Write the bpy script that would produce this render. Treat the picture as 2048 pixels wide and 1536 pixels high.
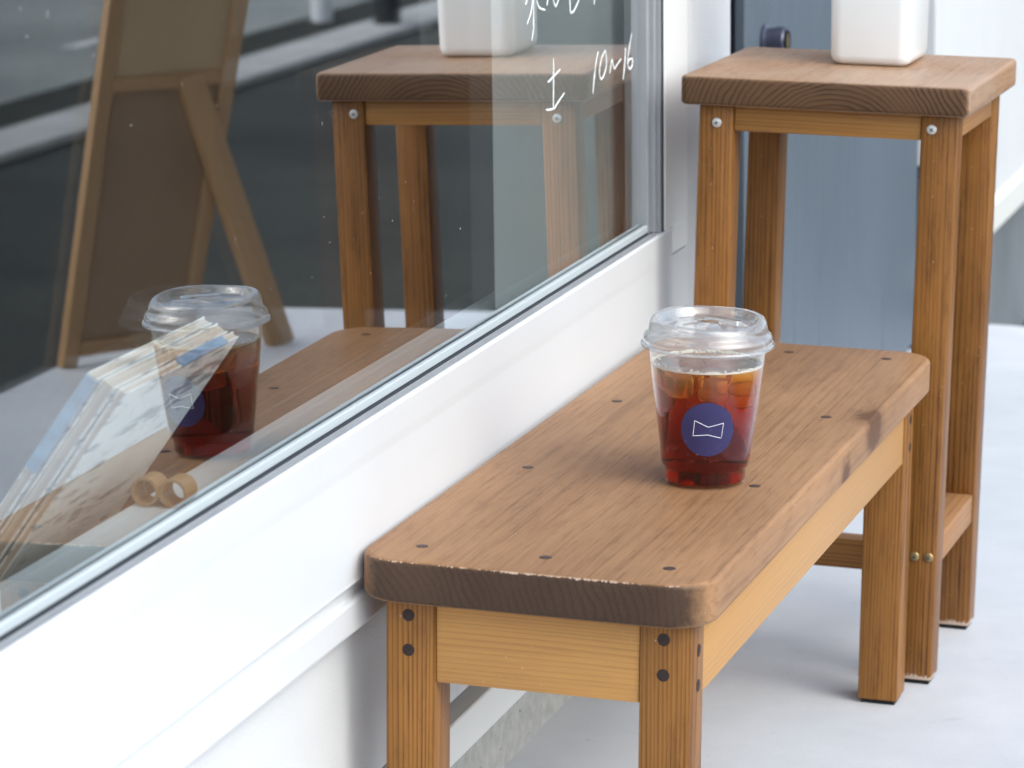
import bpy, bmesh, math, random
from mathutils import Matrix, Vector
random.seed(7)
sc = bpy.context.scene
for o in list(bpy.data.objects):
    bpy.data.objects.remove(o)
COL = sc.collection
R = math.radians

# ------------------------------------------------------------------ camera
# world frame: x = out of the shop front (0 at the glass), y = along it, away from the camera, z = up
cam = bpy.data.cameras.new('camera')
cam_o = bpy.data.objects.new('camera', cam)
COL.objects.link(cam_o)
cr, cu, cf = Vector((0.956686, 0.290875, -0.011961)), Vector((-0.048653, 0.200258, 0.978534)), Vector((-0.287026, 0.935569, -0.205736))
CLOC = Vector((0.83474, -2.29757, 0.96705))
m = Matrix((cr, cu, -cf)).transposed().to_4x4()
m.translation = CLOC
cam_o.matrix_world = m
cam.sensor_width = 36.0
cam.lens = 118.37
cam.clip_start = 0.05
cam.clip_end = 600
cam.dof.use_dof = True
cam.dof.focus_distance = 2.72
cam.dof.aperture_fstop = 12.5
sc.camera = cam_o

# ------------------------------------------------------------------ sky, sun, exposure
SUN_EL, SUN_AZ = 42.0, 115.0          # azimuth clockwise from +y: the sun stands over the street (+x)
world = bpy.data.worlds.new('World')
sc.world = world
world.use_nodes = True
wt = world.node_tree
sky = wt.nodes.new('ShaderNodeTexSky')
sky.sky_type = 'NISHITA'
sky.sun_disc = False
sky.sun_elevation = R(SUN_EL)
sky.sun_rotation = R(SUN_AZ)
sky.air_density = 1.0
sky.dust_density = 3.0
hs = wt.nodes.new('ShaderNodeHueSaturation')
hs.inputs['Saturation'].default_value = 0.72
wt.links.new(sky.outputs[0], hs.inputs['Color'])
tint = wt.nodes.new('ShaderNodeMix')                     # camera white balance: a cool, neutral daylight
tint.data_type = 'RGBA'
tint.blend_type = 'MULTIPLY'
tint.inputs[0].default_value = 1.0
tint.inputs[7].default_value = (0.915, 1.0, 1.04, 1)
wt.links.new(hs.outputs[0], tint.inputs[6])
wt.links.new(tint.outputs[2], wt.nodes['Background'].inputs['Color'])
wt.nodes['Background'].inputs['Strength'].default_value = 0.15
sun = bpy.data.lights.new('sun', 'SUN')
sun.energy = 0.5
sun.angle = R(70)
sun.color = (1.0, 1.0, 0.985)
sun_o = bpy.data.objects.new('sun', sun)
COL.objects.link(sun_o)
sd = Vector((math.sin(R(SUN_AZ)) * math.cos(R(SUN_EL)), math.cos(R(SUN_AZ)) * math.cos(R(SUN_EL)), math.sin(R(SUN_EL))))
sun_o.rotation_euler = sd.to_track_quat('Z', 'Y').to_euler()
sun_o.location = (6, 0, 8)
vs = sc.view_settings
vs.view_transform = 'Standard'
vs.look = 'None'
vs.exposure = 1.0
vs.gamma = 1.0
vs.use_curve_mapping = False
cy = sc.cycles
cy.use_denoising = True
cy.max_bounces = 14
cy.diffuse_bounces = 5
cy.glossy_bounces = 6
cy.transmission_bounces = 12
cy.transparent_max_bounces = 40
cy.volume_bounces = 0
cy.caustics_reflective = False
cy.sample_clamp_indirect = 8.0

# the paved slab falls 1.2 degrees away from the shop front: everything standing on it shares this frame
M0, NN, DD, UU = Vector((-0.06006744, 0, 0.4)), Vector((0.99970688, 0.01250203, 0.02073268)), Vector((-0.01250472, 0.99992181, 0)), Vector((-0.02073106, -0.00025926, 0.99978506))
K = Matrix((NN, DD, UU)).to_4x4()
K.translation = -(K.to_3x3() @ M0) + Vector((0, 0, 0.4))

# ------------------------------------------------------------------ helpers
class MB:
    def __init__(s):
        s.v, s.f, s.mi, s.weld = [], [], [], False
    def face(s, idx, mi=0):
        s.f.append(idx); s.mi.append(mi)
    def box(s, x0, x1, y0, y1, z0, z1, mi=0):
        b = len(s.v)
        s.v += [(x0, y0, z0), (x1, y0, z0), (x1, y1, z0), (x0, y1, z0), (x0, y0, z1), (x1, y0, z1), (x1, y1, z1), (x0, y1, z1)]
        for q in ((0, 3, 2, 1), (4, 5, 6, 7), (0, 1, 5, 4), (1, 2, 6, 5), (2, 3, 7, 6), (3, 0, 4, 7)):
            s.face([b + i for i in q], mi)
        return s
    def prism_y(s, prof, y0, y1, mi=0):            # profile in (x, z), counter-clockwise seen from -y
        b, n = len(s.v), len(prof)
        s.v += [(x, y0, z) for x, z in prof] + [(x, y1, z) for x, z in prof]
        s.face([b + i for i in range(n)], mi)
        s.face([b + n + i for i in reversed(range(n))], mi)
        for i in range(n):
            j = (i + 1) % n
            s.face([b + j, b + i, b + n + i, b + n + j], mi)
        return s
    def lathe(s, prof, seg=48, zmod=None, close=False, mi=0):
        b = len(s.v); n = len(prof); s.weld = True
        for k in range(seg):
            a = 2 * math.pi * k / seg
            for i, (r, z) in enumerate(prof):
                dz = zmod(a, r, z) if zmod else 0
                s.v.append((r * math.cos(a), r * math.sin(a), z + dz))
        m_ = n if close else n - 1
        for k in range(seg):
            for i in range(m_):
                j = (i + 1) % n
                p, q = b + k * n, b + ((k + 1) % seg) * n
                s.face([p + i, q + i, q + j, p + j], mi)
        return s
    def tube(s, pts, rad, seg=8, mi=0):
        pts = [Vector(p) for p in pts]; b = len(s.v); n = len(pts)
        for i, p in enumerate(pts):
            d = (pts[min(i + 1, n - 1)] - pts[max(i - 1, 0)]).normalized()
            up = Vector((0, 0, 1)) if abs(d.z) < 0.9 else Vector((1, 0, 0))
            e1 = d.cross(up).normalized(); e2 = d.cross(e1)
            r_ = rad[i] if isinstance(rad, (list, tuple)) else rad
            for k in range(seg):
                a = 2 * math.pi * k / seg
                s.v.append(tuple(p + e1 * r_ * math.cos(a) + e2 * r_ * math.sin(a)))
        for i in range(n - 1):
            for k in range(seg):
                k2 = (k + 1) % seg
                s.face([b + i * seg + k, b + i * seg + k2, b + (i + 1) * seg + k2, b + (i + 1) * seg + k], mi)
        s.face([b + k for k in reversed(range(seg))], mi)
        s.face([b + (n - 1) * seg + k for k in range(seg)], mi)
        return s
    def mesh(s, name, bevel=0, segs=2, smooth=False, fn=None):
        me = bpy.data.meshes.new(name)
        me.from_pydata(s.v, [], s.f)
        for p, i in zip(me.polygons, s.mi):
            p.material_index = i
        bm = bmesh.new(); bm.from_mesh(me)
        if s.weld: bmesh.ops.remove_doubles(bm, verts=list(bm.verts), dist=1e-7)
        bmesh.ops.recalc_face_normals(bm, faces=bm.faces)
        if bevel:
            bmesh.ops.bevel(bm, geom=list(bm.edges), offset=bevel, segments=segs, profile=0.5, affect='EDGES', clamp_overlap=True)
        if fn:
            fn(bm)
        bm.to_mesh(me); bm.free()
        if smooth:
            for p in me.polygons:
                p.use_smooth = True
        return me

def link(name, me, mats=None, parent=None, loc=None, matrix=None):
    o = bpy.data.objects.new(name, me)
    COL.objects.link(o)
    if mats is not None and me is not None and not me.materials:
        for mt in (mats if isinstance(mats, (list, tuple)) else [mats]):
            me.materials.append(mt)
    if parent is not None:
        o.parent = parent
    if matrix is not None:
        o.matrix_world = matrix
    if loc is not None:
        o.location = loc
    return o

def tag(o, label=None, cat=None, group=None, kind=None):
    if label: o['label'] = label
    if cat: o['category'] = cat
    if group: o['group'] = group
    if kind: o['kind'] = kind
    return o

def empty(name, matrix, label, cat, group=None):
    o = bpy.data.objects.new(name, None)
    o.empty_display_size = 0.05
    COL.objects.link(o)
    o.matrix_world = matrix
    return tag(o, label, cat, group)

def smooth_by_angle(me, ang=35):
    bm = bmesh.new(); bm.from_mesh(me)
    for f in bm.faces: f.smooth = True
    for e in bm.edges:
        if len(e.link_faces) == 2 and e.calc_face_angle(0) > R(ang):
            e.smooth = False
    bm.to_mesh(me); bm.free()
    return me

# ------------------------------------------------------------------ materials
class NT:
    def __init__(s, name):
        s.m = bpy.data.materials.new(name)
        s.m.use_nodes = True
        s.t = s.m.node_tree
        s.t.nodes.clear()
        s.out = s.n('ShaderNodeOutputMaterial')
    def n(s, t, **kw):
        nd = s.t.nodes.new(t)
        for k, v in kw.items():
            setattr(nd, k, v)
        return nd
    def l(s, a, b):
        s.t.links.new(a, b)
    def val(s, sock, v):
        if isinstance(v, bpy.types.NodeSocket): s.l(v, sock)
        else: sock.default_value = v
    def math(s, op, a, b=0.0, c=0.0, clamp=False):
        nd = s.n('ShaderNodeMath', operation=op); nd.use_clamp = clamp
        s.val(nd.inputs[0], a); s.val(nd.inputs[1], b); s.val(nd.inputs[2], c)
        return nd.outputs[0]
    def vmath(s, op, a, b):
        nd = s.n('ShaderNodeVectorMath', operation=op)
        s.val(nd.inputs[0], a); s.val(nd.inputs[1], b)
        return nd.outputs[0]
    def noise(s, vec, scale, detail=3.0, rough=0.55):
        nd = s.n('ShaderNodeTexNoise')
        s.l(vec, nd.inputs['Vector']); nd.inputs['Scale'].default_value = scale
        nd.inputs['Detail'].default_value = detail; nd.inputs['Roughness'].default_value = rough
        return nd.outputs['Fac']
    def ramp(s, fac, stops, interp='LINEAR'):
        nd = s.n('ShaderNodeValToRGB'); nd.color_ramp.interpolation = interp
        el = nd.color_ramp.elements
        while len(el) < len(stops): el.new(0.5)
        for e, (p, c) in zip(el, stops):
            e.position = p; e.color = (c, c, c, 1) if isinstance(c, (int, float)) else (*c, 1)
        s.l(fac, nd.inputs[0])
        return nd.outputs[0]
    def mix(s, fac, a, b, mode='MIX'):
        nd = s.n('ShaderNodeMix', data_type='RGBA', blend_type=mode)
        s.val(nd.inputs[0], fac)
        for i, v in ((6, a), (7, b)):
            if isinstance(v, bpy.types.NodeSocket): s.l(v, nd.inputs[i])
            else: nd.inputs[i].default_value = (*v, 1)
        return nd.outputs[2]
    def bsdf(s, col, rough=0.5, spec=0.5, metal=0.0, bump=None, bstr=0.2, bdist=0.001, coat=0.0):
        p = s.n('ShaderNodeBsdfPrincipled')
        if isinstance(col, bpy.types.NodeSocket): s.l(col, p.inputs['Base Color'])
        else: p.inputs['Base Color'].default_value = (*col, 1)
        s.val(p.inputs['Roughness'], rough); p.inputs['Specular IOR Level'].default_value = spec
        p.inputs['Metallic'].default_value = metal; p.inputs['Coat Weight'].default_value = coat
        if bump is not None:
            b = s.n('ShaderNodeBump'); b.inputs['Strength'].default_value = bstr; b.inputs['Distance'].default_value = bdist
            s.l(bump, b.inputs['Height']); s.l(b.outputs[0], p.inputs['Normal'])
        return p.outputs[0]
    def done(s, sh, vol=None):
        s.l(sh, s.out.inputs['Surface'])
        if vol is not None: s.l(vol, s.out.inputs['Volume'])
        return s.m
    def obj(s):
        return s.n('ShaderNodeTexCoord').outputs['Object']

def plain(name, col, rough=0.5, spec=0.5, metal=0.0, vary=0.06, scale=8.0, bump=0.0, bscale=300.0):
    t = NT(name); v = t.obj()
    n1 = t.noise(v, scale, 4)
    f = t.ramp(n1, [(0.3, 1 - vary), (0.7, 1.0)])
    c = t.mix(1.0, col, f, 'MULTIPLY')
    h = t.noise(v, bscale, 3) if bump else None
    return t.done(t.bsdf(c, rough, spec, metal, h, bump, 0.001))

def wood(name, axis, light, dark, ring=0.0042, pith=(0.05, 0.09), late=0.55, fibre=0.25, rough=0.5, end=False, knots=(), wear=None, blotch=0.25, spec=0.35, fade=0.0, rings_amp=1.0, jit=0.02, fleck=0.0, wavy=1.0, into=None, bscale=9):
    t = into or NT(name); v = t.obj()
    oi = t.n('ShaderNodeObjectInfo')
    ai = 'XYZ'.index(axis)
    oth = [i for i in range(3) if i != ai]
    rv = t.n('ShaderNodeCombineXYZ')
    for i, k in zip(oth, (jit, -jit * 0.7)):
        t.l(t.math('MULTIPLY', oi.outputs['Random'], k), rv.inputs[i])
    t.l(t.math('MULTIPLY', oi.outputs['Random'], 3.7), rv.inputs[ai])
    v1 = t.vmath('ADD', v, rv.outputs[0])
    sv = [1.0, 1.0, 1.0]; sv[ai] = 0.07
    v2 = t.vmath('MULTIPLY', v1, tuple(sv))                      # stretched along the grain
    nd = t.n('ShaderNodeTexNoise'); t.l(v2, nd.inputs['Vector']); nd.inputs['Scale'].default_value = 14; nd.inputs['Detail'].default_value = 2
    wob = t.vmath('MULTIPLY', t.vmath('SUBTRACT', nd.outputs['Color'], (0.5, 0.5, 0.5)), (0.022, 0.022, 0.022))
    pv = [0.0, 0.0, 0.0]; pv[oth[0]], pv[oth[1]] = pith
    mv = [1.0, 1.0, 1.0]; mv[ai] = 0.012
    v3 = t.vmath('MULTIPLY', t.vmath('ADD', t.vmath('ADD', v1, wob), tuple(pv)), tuple(mv))
    kmask = None
    for (kp, kr) in knots:
        d = t.n('ShaderNodeVectorMath', operation='DISTANCE')
        t.l(t.vmath('MULTIPLY', v, (1.0, 0.62, 0.8)), d.inputs[0]); d.inputs[1].default_value = (kp[0], kp[1] * 0.62, kp[2] * 0.8)
        dd = t.math('ADD', d.outputs['Value'], t.math('MULTIPLY', t.math('SUBTRACT', t.noise(v, 60, 3), 0.5), kr * 0.7))
        k1 = t.ramp(t.math('DIVIDE', dd, kr), [(0.0, 1.0), (0.35, 0.85), (0.6, 0.35), (1.0, 0.0)])
        kmask = k1 if kmask is None else t.math('MAXIMUM', kmask, k1)
    wv = t.n('ShaderNodeTexWave', wave_type='RINGS', rings_direction=axis, wave_profile='SAW')
    t.l(v3, wv.inputs['Vector'])
    wv.inputs['Scale'].default_value = 2 * math.pi / (20 * ring)
    wv.inputs['Distortion'].default_value = 0.6 + 2.0 * wavy; wv.inputs['Detail'].default_value = 3; wv.inputs['Detail Scale'].default_value = 0.35
    t.l(t.math('MULTIPLY', t.noise(v3, 55, 2), 4.0 + 12.0 * wavy), wv.inputs['Phase Offset'])
    rg = t.ramp(wv.outputs['Fac'], [(0.0, 0.0), (0.5, 0.15), (0.85, 1.0), (0.95, 0.85), (1.0, 0.0)])
    rmod = t.ramp(t.noise(v2, 22, 2), [(0.3, 0.35), (0.7, 1.0)])
    rg = t.math('MULTIPLY', rg, t.math('MULTIPLY', rmod, late * rings_amp))
    fs = [520.0, 520.0, 520.0]; fs[ai] = 9.0
    fib = t.noise(t.vmath('MULTIPLY', v1, tuple(fs)), 1.0, 4, 0.6)
    fibm = t.ramp(fib, [(0.3, 0.0), (0.7, 1.0)])
    fac = t.math('ADD', rg, t.math('MULTIPLY', t.math('SUBTRACT', 0.5, fibm), fibre), clamp=True)
    if fleck:                                                    # short dark pores and scuffs along the grain
        f2 = [170.0, 170.0, 170.0]; f2[ai] = 26.0
        fl = t.ramp(t.noise(t.vmath('MULTIPLY', v1, tuple(f2)), 1.0, 4, 0.7), [(0.50, 0.0), (0.68, 1.0)])
        fac = t.math('ADD', fac, t.math('MULTIPLY', fl, fleck), clamp=True)
    bl = t.ramp(t.noise(t.vmath('MULTIPLY', v1, tuple([0.35 if i == ai else 1.0 for i in range(3)])), bscale, 4, 0.6), [(0.3, 0.0), (0.72, 1.0)])
    fac = t.math('ADD', fac, t.math('MULTIPLY', bl, blotch), clamp=True)
    if kmask is not None:
        fac = t.math('ADD', fac, t.math('MULTIPLY', kmask, 0.9), clamp=True)
    c = t.mix(fac, light, dark)
    if fade:
        g = t.ramp(t.noise(v, 5, 3), [(0.4, 0.0), (0.75, fade)])
        c = t.mix(g, c, (0.55, 0.42, 0.33))
    if fleck:                                                    # small pale nicks and dust
        sk = t.ramp(t.noise(t.vmath('MULTIPLY', v, (330, 150, 330)), 1.0, 2, 0.5), [(0.735, 0.0), (0.775, 1.0)])
        sk = t.math('MULTIPLY', sk, t.ramp(t.noise(v, 16, 3), [(0.46, 0.0), (0.66, 0.75)]))
        c = t.mix(sk, c, (0.62, 0.50, 0.40))
    rr = rough
    if wear is not None:                                         # scuffed pale fibres along an edge: (axis, position, width, threshold)
        sep = t.n('ShaderNodeSeparateXYZ'); t.l(v, sep.inputs[0])
        msk = None
        for (wa, wp, ww, thr) in wear:
            d = t.math('ABSOLUTE', t.math('SUBTRACT', sep.outputs['XYZ'.index(wa)], wp))
            e = t.math('SUBTRACT', 1.0, t.math('DIVIDE', d, ww), clamp=True)
            nz = t.noise(t.vmath('MULTIPLY', v, (420, 60, 120)), 1.0, 3, 0.65)
            nz2 = t.noise(v, 26, 3)
            k = t.math('MULTIPLY', e, t.math('ADD', nz, t.math('MULTIPLY', nz2, 1.0)))
            k = t.ramp(k, [(thr, 0.0), (thr + 0.07, 1.0)])
            msk = k if msk is None else t.math('MAXIMUM', msk, k)
        c = t.mix(t.math('MULTIPLY', msk, 0.85), c, (0.62, 0.48, 0.38))
    h = t.math('ADD', t.math('MULTIPLY', rg, -0.6), t.math('MULTIPLY', fib, 0.5))
    if into is not None:
        return c, h
    return t.done(t.bsdf(c, rr, spec, 0, h, 0.25, 0.0006))

def board_wood(name, face, end, rough, spec):
    """plank whose cut ends have drunk more stain than its faces; the two blend round the corners"""
    t = NT(name)
    c1, h1 = wood(name, into=t, **face)
    c2, h2 = wood(name, into=t, **end)
    sep = t.n('ShaderNodeSeparateXYZ'); t.l(t.n('ShaderNodeTexCoord').outputs['Normal'], sep.inputs[0])
    ny = t.math('ADD', t.math('ABSOLUTE', sep.outputs[1]), t.math('MULTIPLY', t.math('SUBTRACT', t.noise(t.obj(), 160, 3), 0.5), 0.25))
    k = t.ramp(ny, [(0.42, 0.0), (0.86, 1.0)])
    return t.done(t.bsdf(t.mix(k, c1, c2), rough, spec, 0, t.math('ADD', h1, h2), 0.25, 0.0006))

PINE_L, PINE_D = (0.53, 0.270, 0.078), (0.235, 0.098, 0.030)
LEG_L, LEG_D = (0.330, 0.142, 0.030), (0.085, 0.028, 0.006)
TOP_L, TOP_D = (0.430, 0.236, 0.118), (0.130, 0.058, 0.026)
END_L, END_D = (0.075, 0.042, 0.026), (0.026, 0.015, 0.010)
BT_H = 0.033
M_leg = wood('stained_leg_wood', 'Z', LEG_L, LEG_D, ring=0.0036, pith=(0.11, 0.015), late=0.75, fibre=0.45, rough=0.45, blotch=0.35, spec=0.3, fleck=0.2)
M_stoolleg = wood('stool_leg_wood', 'Z', (0.32, 0.135, 0.030), (0.075, 0.026, 0.006), ring=0.0046, pith=(0.05, 0.03), late=0.6, fibre=0.45, rough=0.42, blotch=0.6, jit=0.06, fleck=0.25, spec=0.3, wear=[('Z', -0.2785, 0.022, 0.86)])
M_apronX = wood('apron_wood_across', 'X', PINE_L, (0.33, 0.155, 0.05), ring=0.0034, pith=(0.02, 0.17), late=0.6, fibre=0.35, blotch=0.35, fleck=0.15)
M_apronY = wood('apron_wood_along', 'Y', PINE_L, (0.33, 0.155, 0.05), ring=0.0040, pith=(0.03, 0.15), late=0.4, fibre=0.2, blotch=0.12, rough=0.42, spec=0.5)
M_stoolX = wood('stool_rail_wood_across', 'X', (0.38, 0.180, 0.046), (0.14, 0.052, 0.013), ring=0.004, pith=(0.02, 0.13), late=0.6, fibre=0.35, blotch=0.3)
M_stoolY = wood('stool_rail_wood_along', 'Y', (0.42, 0.21, 0.085), (0.17, 0.07, 0.028), ring=0.004, pith=(0.05, 0.1), late=0.55, fibre=0.35, blotch=0.3)
M_top = board_wood('bench_top_wood',
    dict(axis='Y', light=TOP_L, dark=TOP_D, ring=0.0065, pith=(0.03, 0.075), late=0.24, fibre=0.40, blotch=0.62, bscale=6, rings_amp=0.9, fleck=0.20, jit=0.0,
         knots=[((0.133, 0.150, 0.006), 0.028), ((0.134, 0.03, -0.010), 0.018), ((0.04, -0.12, 0.018), 0.012)]),
    dict(axis='Y', light=END_L, dark=END_D, ring=0.0060, pith=(0.17, 0.05), late=0.45, fibre=0.35, blotch=0.5, jit=0.0, wavy=0.3,
         wear=[('Z', BT_H / 2 - 0.001, 0.0062, 0.90), ('Z', -BT_H / 2 + 0.004, 0.006, 1.06)]), 0.50, 0.22)
M_stop = board_wood('stool_top_wood',
    dict(axis='Y', light=(0.430, 0.250, 0.142), dark=(0.16, 0.075, 0.032), ring=0.006, pith=(0.0, 0.055), late=0.3, fibre=0.4, blotch=0.45, fade=0.55, jit=0.0, fleck=0.4),
    dict(axis='Y', light=(0.150, 0.076, 0.036), dark=(0.036, 0.018, 0.009), ring=0.0048, pith=(-0.01, 0.068), late=0.95, fibre=0.12, blotch=0.4, jit=0.0, wavy=0.0,
         wear=[('Z', 0.0150, 0.004, 0.92)]), 0.48, 0.3)
M_plug = plain('dark_plug_wood', (0.034, 0.019, 0.017), 0.55, 0.3, vary=0.3, scale=200)
M_rubber = plain('black_glide', (0.012, 0.012, 0.013), 0.7, 0.3)
M_steel = plain('zinc_screw', (0.72, 0.71, 0.68), 0.35, 0.5, 0.55, vary=0.15, scale=120)
M_slot = plain('screw_recess', (0.05, 0.07, 0.08), 0.5)
M_ant = plain('brass_screw', (0.42, 0.30, 0.14), 0.4, 0.5, 0.7, vary=0.3, scale=300)

def white_paint(name, col, rough, bump=0.0, bscale=300, spec=0.5, dirt=0.04, marks=0.0):
    t = NT(name); v = t.obj()
    f = t.ramp(t.noise(v, 3.0, 5, 0.6), [(0.35, 1 - dirt), (0.65, 1.0)])
    sp = t.ramp(t.noise(v, 240, 2), [(0.22, 0.9), (0.27, 1.0)])
    c = t.mix(1.0, t.mix(1.0, col, f, 'MULTIPLY'), sp, 'MULTIPLY')
    if marks:
        st = t.noise(t.vmath('MULTIPLY', v, (30, 38, 3.0)), 1.0, 4, 0.6)            # runs down the face
        k = t.math('MULTIPLY', t.ramp(st, [(0.60, 0.0), (0.74, 1.0)]), t.ramp(t.noise(v, 4.5, 3), [(0.45, 0.0), (0.62, marks)]))
        sc_ = t.ramp(t.noise(t.vmath('MULTIPLY', v, (90, 22, 110)), 1.0, 3, 0.6), [(0.71, 0.0), (0.76, marks * 0.9)])
        c = t.mix(t.math('MAXIMUM', k, sc_), c, (0.40, 0.385, 0.35))
    h = t.noise(v, bscale, 4, 0.6) if bump else None
    return t.done(t.bsdf(c, rough, spec, 0, h, bump, 0.002))
M_frame = white_paint('white_coated_frame', (0.685, 0.695, 0.705), 0.36, 0.05, 160)
M_post = white_paint('white_post_paint', (0.80, 0.80, 0.79), 0.38)
M_plaster = white_paint('white_render', (0.67, 0.67, 0.67), 0.75, 0.5, 420, 0.25, 0.06, marks=0.15)
M_bead = white_paint('pale_glazing_bead', (0.56, 0.61, 0.63), 0.3)
M_strip = plain('dark_strip', (0.045, 0.05, 0.06), 0.45)
M_alu = plain('grey_aluminium', (0.40, 0.415, 0.44), 0.35, 0.5, 0.25, vary=0.1, scale=20)
M_flash = white_paint('cream_flashing', (0.80, 0.785, 0.745), 0.45)
M_darkgap = plain('painted_gap_shade', (0.10, 0.09, 0.08), 0.8, 0.2)  # back of the gap below the render; its shade is put into the colour
M_sill = white_paint('inner_sill_paint', (0.62, 0.70, 0.76), 0.5)
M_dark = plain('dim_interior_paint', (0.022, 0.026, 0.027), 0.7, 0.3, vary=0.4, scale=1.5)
M_doorfr = plain('navy_door_frame', (0.006, 0.008, 0.018), 0.6, 0.25, vary=0.2)  # navy, darkened further to carry the shade of the door recess
M_joint = plain('dark_joint', (0.06, 0.06, 0.055), 0.8, 0.2)

def mk_concrete():
    t = NT('pitted_concrete'); v = t.obj()
    a = t.ramp(t.noise(v, 60, 6, 0.7), [(0.3, (0.36, 0.35, 0.32)), (0.7, (0.52, 0.505, 0.47))])
    vo = t.n('ShaderNodeTexVoronoi'); t.l(v, vo.inputs['Vector']); vo.inputs['Scale'].default_value = 95
    pit = t.ramp(t.math('ADD', vo.outputs['Distance'], t.math('MULTIPLY', t.noise(v, 35, 2), 0.5)), [(0.28, 0.0), (0.36, 1.0)])
    c = t.mix(pit, (0.10, 0.095, 0.085), a)
    return t.done(t.bsdf(c, 0.85, 0.2, 0, t.math('ADD', pit, t.noise(v, 400, 3)), 0.35, 0.001))
M_conc = mk_concrete()

def mk_floor():
    t = NT('pale_trowelled_concrete'); v = t.obj()
    a = t.ramp(t.noise(v, 2.6, 7, 0.62), [(0.30, (0.575, 0.590, 0.620)), (0.70, (0.665, 0.675, 0.70))])
    cl = t.ramp(t.noise(v, 9.0, 5, 0.65), [(0.36, 0.93), (0.62, 1.0)])
    grit = t.ramp(t.noise(v, 420, 3, 0.7), [(0.30, 0.86), (0.45, 1.0)])
    sp = t.ramp(t.noise(v, 95, 2), [(0.215, 0.70), (0.26, 1.0)])
    nd = t.n('ShaderNodeTexNoise'); t.l(v, nd.inputs['Vector']); nd.inputs['Scale'].default_value = 3.0
    warp = t.vmath('ADD', v, t.vmath('MULTIPLY', nd.outputs['Color'], (0.25, 0.25, 0.0)))
    sc1 = t.ramp(t.noise(t.vmath('MULTIPLY', warp, (7, 15, 1)), 1.0, 4, 0.6), [(0.27, 0.86), (0.36, 1.0)])
    c = t.mix(1.0, t.mix(1.0, t.mix(1.0, t.mix(1.0, a, cl, 'MULTIPLY'), grit, 'MULTIPLY'), sp, 'MULTIPLY'), sc1, 'MULTIPLY')
    return t.done(t.bsdf(c, 0.5, 0.35, 0, t.noise(v, 320, 4), 0.2, 0.0008))
M_floor = mk_floor()

def mk_asphalt(name, lo, hi):
    t = NT(name); v = t.obj()
    a = t.ramp(t.noise(v, 0.9, 5, 0.6), [(0.35, lo), (0.65, hi)])
    s = t.ramp(t.noise(v, 90, 4, 0.7), [(0.3, 0.55), (0.72, 1.35)])
    return t.done(t.bsdf(t.mix(1.0, a, s, 'MULTIPLY'), 0.85, 0.3, 0, t.noise(v, 90, 4), 0.5, 0.004))
M_asph = mk_asphalt('dark_asphalt', (0.022, 0.024, 0.020), (0.050, 0.052, 0.043))
M_road = mk_asphalt('worn_asphalt', (0.22, 0.24, 0.225), (0.33, 0.345, 0.32))
M_kerb = plain('kerb_concrete', (0.50, 0.50, 0.48), 0.8, 0.2, vary=0.25, scale=4, bump=0.3)
M_gut = plain('gutter_moss', (0.045, 0.045, 0.036), 0.9, 0.2, vary=0.4, scale=10)
M_line = plain('road_paint', (0.72, 0.72, 0.70), 0.7, 0.3, vary=0.3, scale=14)
M_wpost = plain('white_post', (0.78, 0.79, 0.82), 0.4)
M_bpost = plain('black_post', (0.02, 0.022, 0.025), 0.45)

def mk_glass(name, base, gain, dust):
    t = NT(name)
    lw = t.n('ShaderNodeLayerWeight'); lw.inputs['Blend'].default_value = 0.5
    r1 = t.math('ADD', 0.04, t.math('MULTIPLY', 0.96, t.math('POWER', lw.outputs['Facing'], 5.0)))
    fr = t.math('MINIMUM', t.math('ADD', base, t.math('MULTIPLY', r1, gain)), 0.64)
    tr = t.n('ShaderNodeBsdfTransparent'); tr.inputs[0].default_value = (0.97, 0.977, 0.977, 1)
    gl = t.n('ShaderNodeBsdfGlossy'); gl.inputs['Roughness'].default_value = 0.0; gl.inputs[0].default_value = (1, 1, 1, 1)
    mx = t.n('ShaderNodeMixShader'); t.l(fr, mx.inputs[0]); t.l(tr.outputs[0], mx.inputs[1]); t.l(gl.outputs[0], mx.inputs[2])
    if not dust:
        return t.done(mx.outputs[0])
    v = t.obj()
    sp = t.ramp(t.noise(v, 190, 1), [(0.775, 0.0), (0.80, 0.55)])
    sp2 = t.math('MULTIPLY', sp, t.ramp(t.noise(v, 6, 2), [(0.5, 0.0), (0.65, 1.0)]))
    df = t.n('ShaderNodeBsdfDiffuse'); df.inputs[0].default_value = (0.7, 0.7, 0.68, 1)
    m2 = t.n('ShaderNodeMixShader'); t.l(sp2, m2.inputs[0]); t.l(mx.outputs[0], m2.inputs[1]); t.l(df.outputs[0], m2.inputs[2])
    return t.done(m2.outputs[0])
M_glass = mk_glass('coated_window_glass', 0.06, 2.6, True)       # coated outer face
M_glass_in = mk_glass('inner_pane_glass', 0.0, 0.9, False)
def mk_clear():
    t = NT('glass_back_face')
    tr = t.n('ShaderNodeBsdfTransparent'); tr.inputs[0].default_value = (0.98, 0.99, 0.985, 1)
    return t.done(tr.outputs[0])
M_clear = mk_clear()

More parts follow.
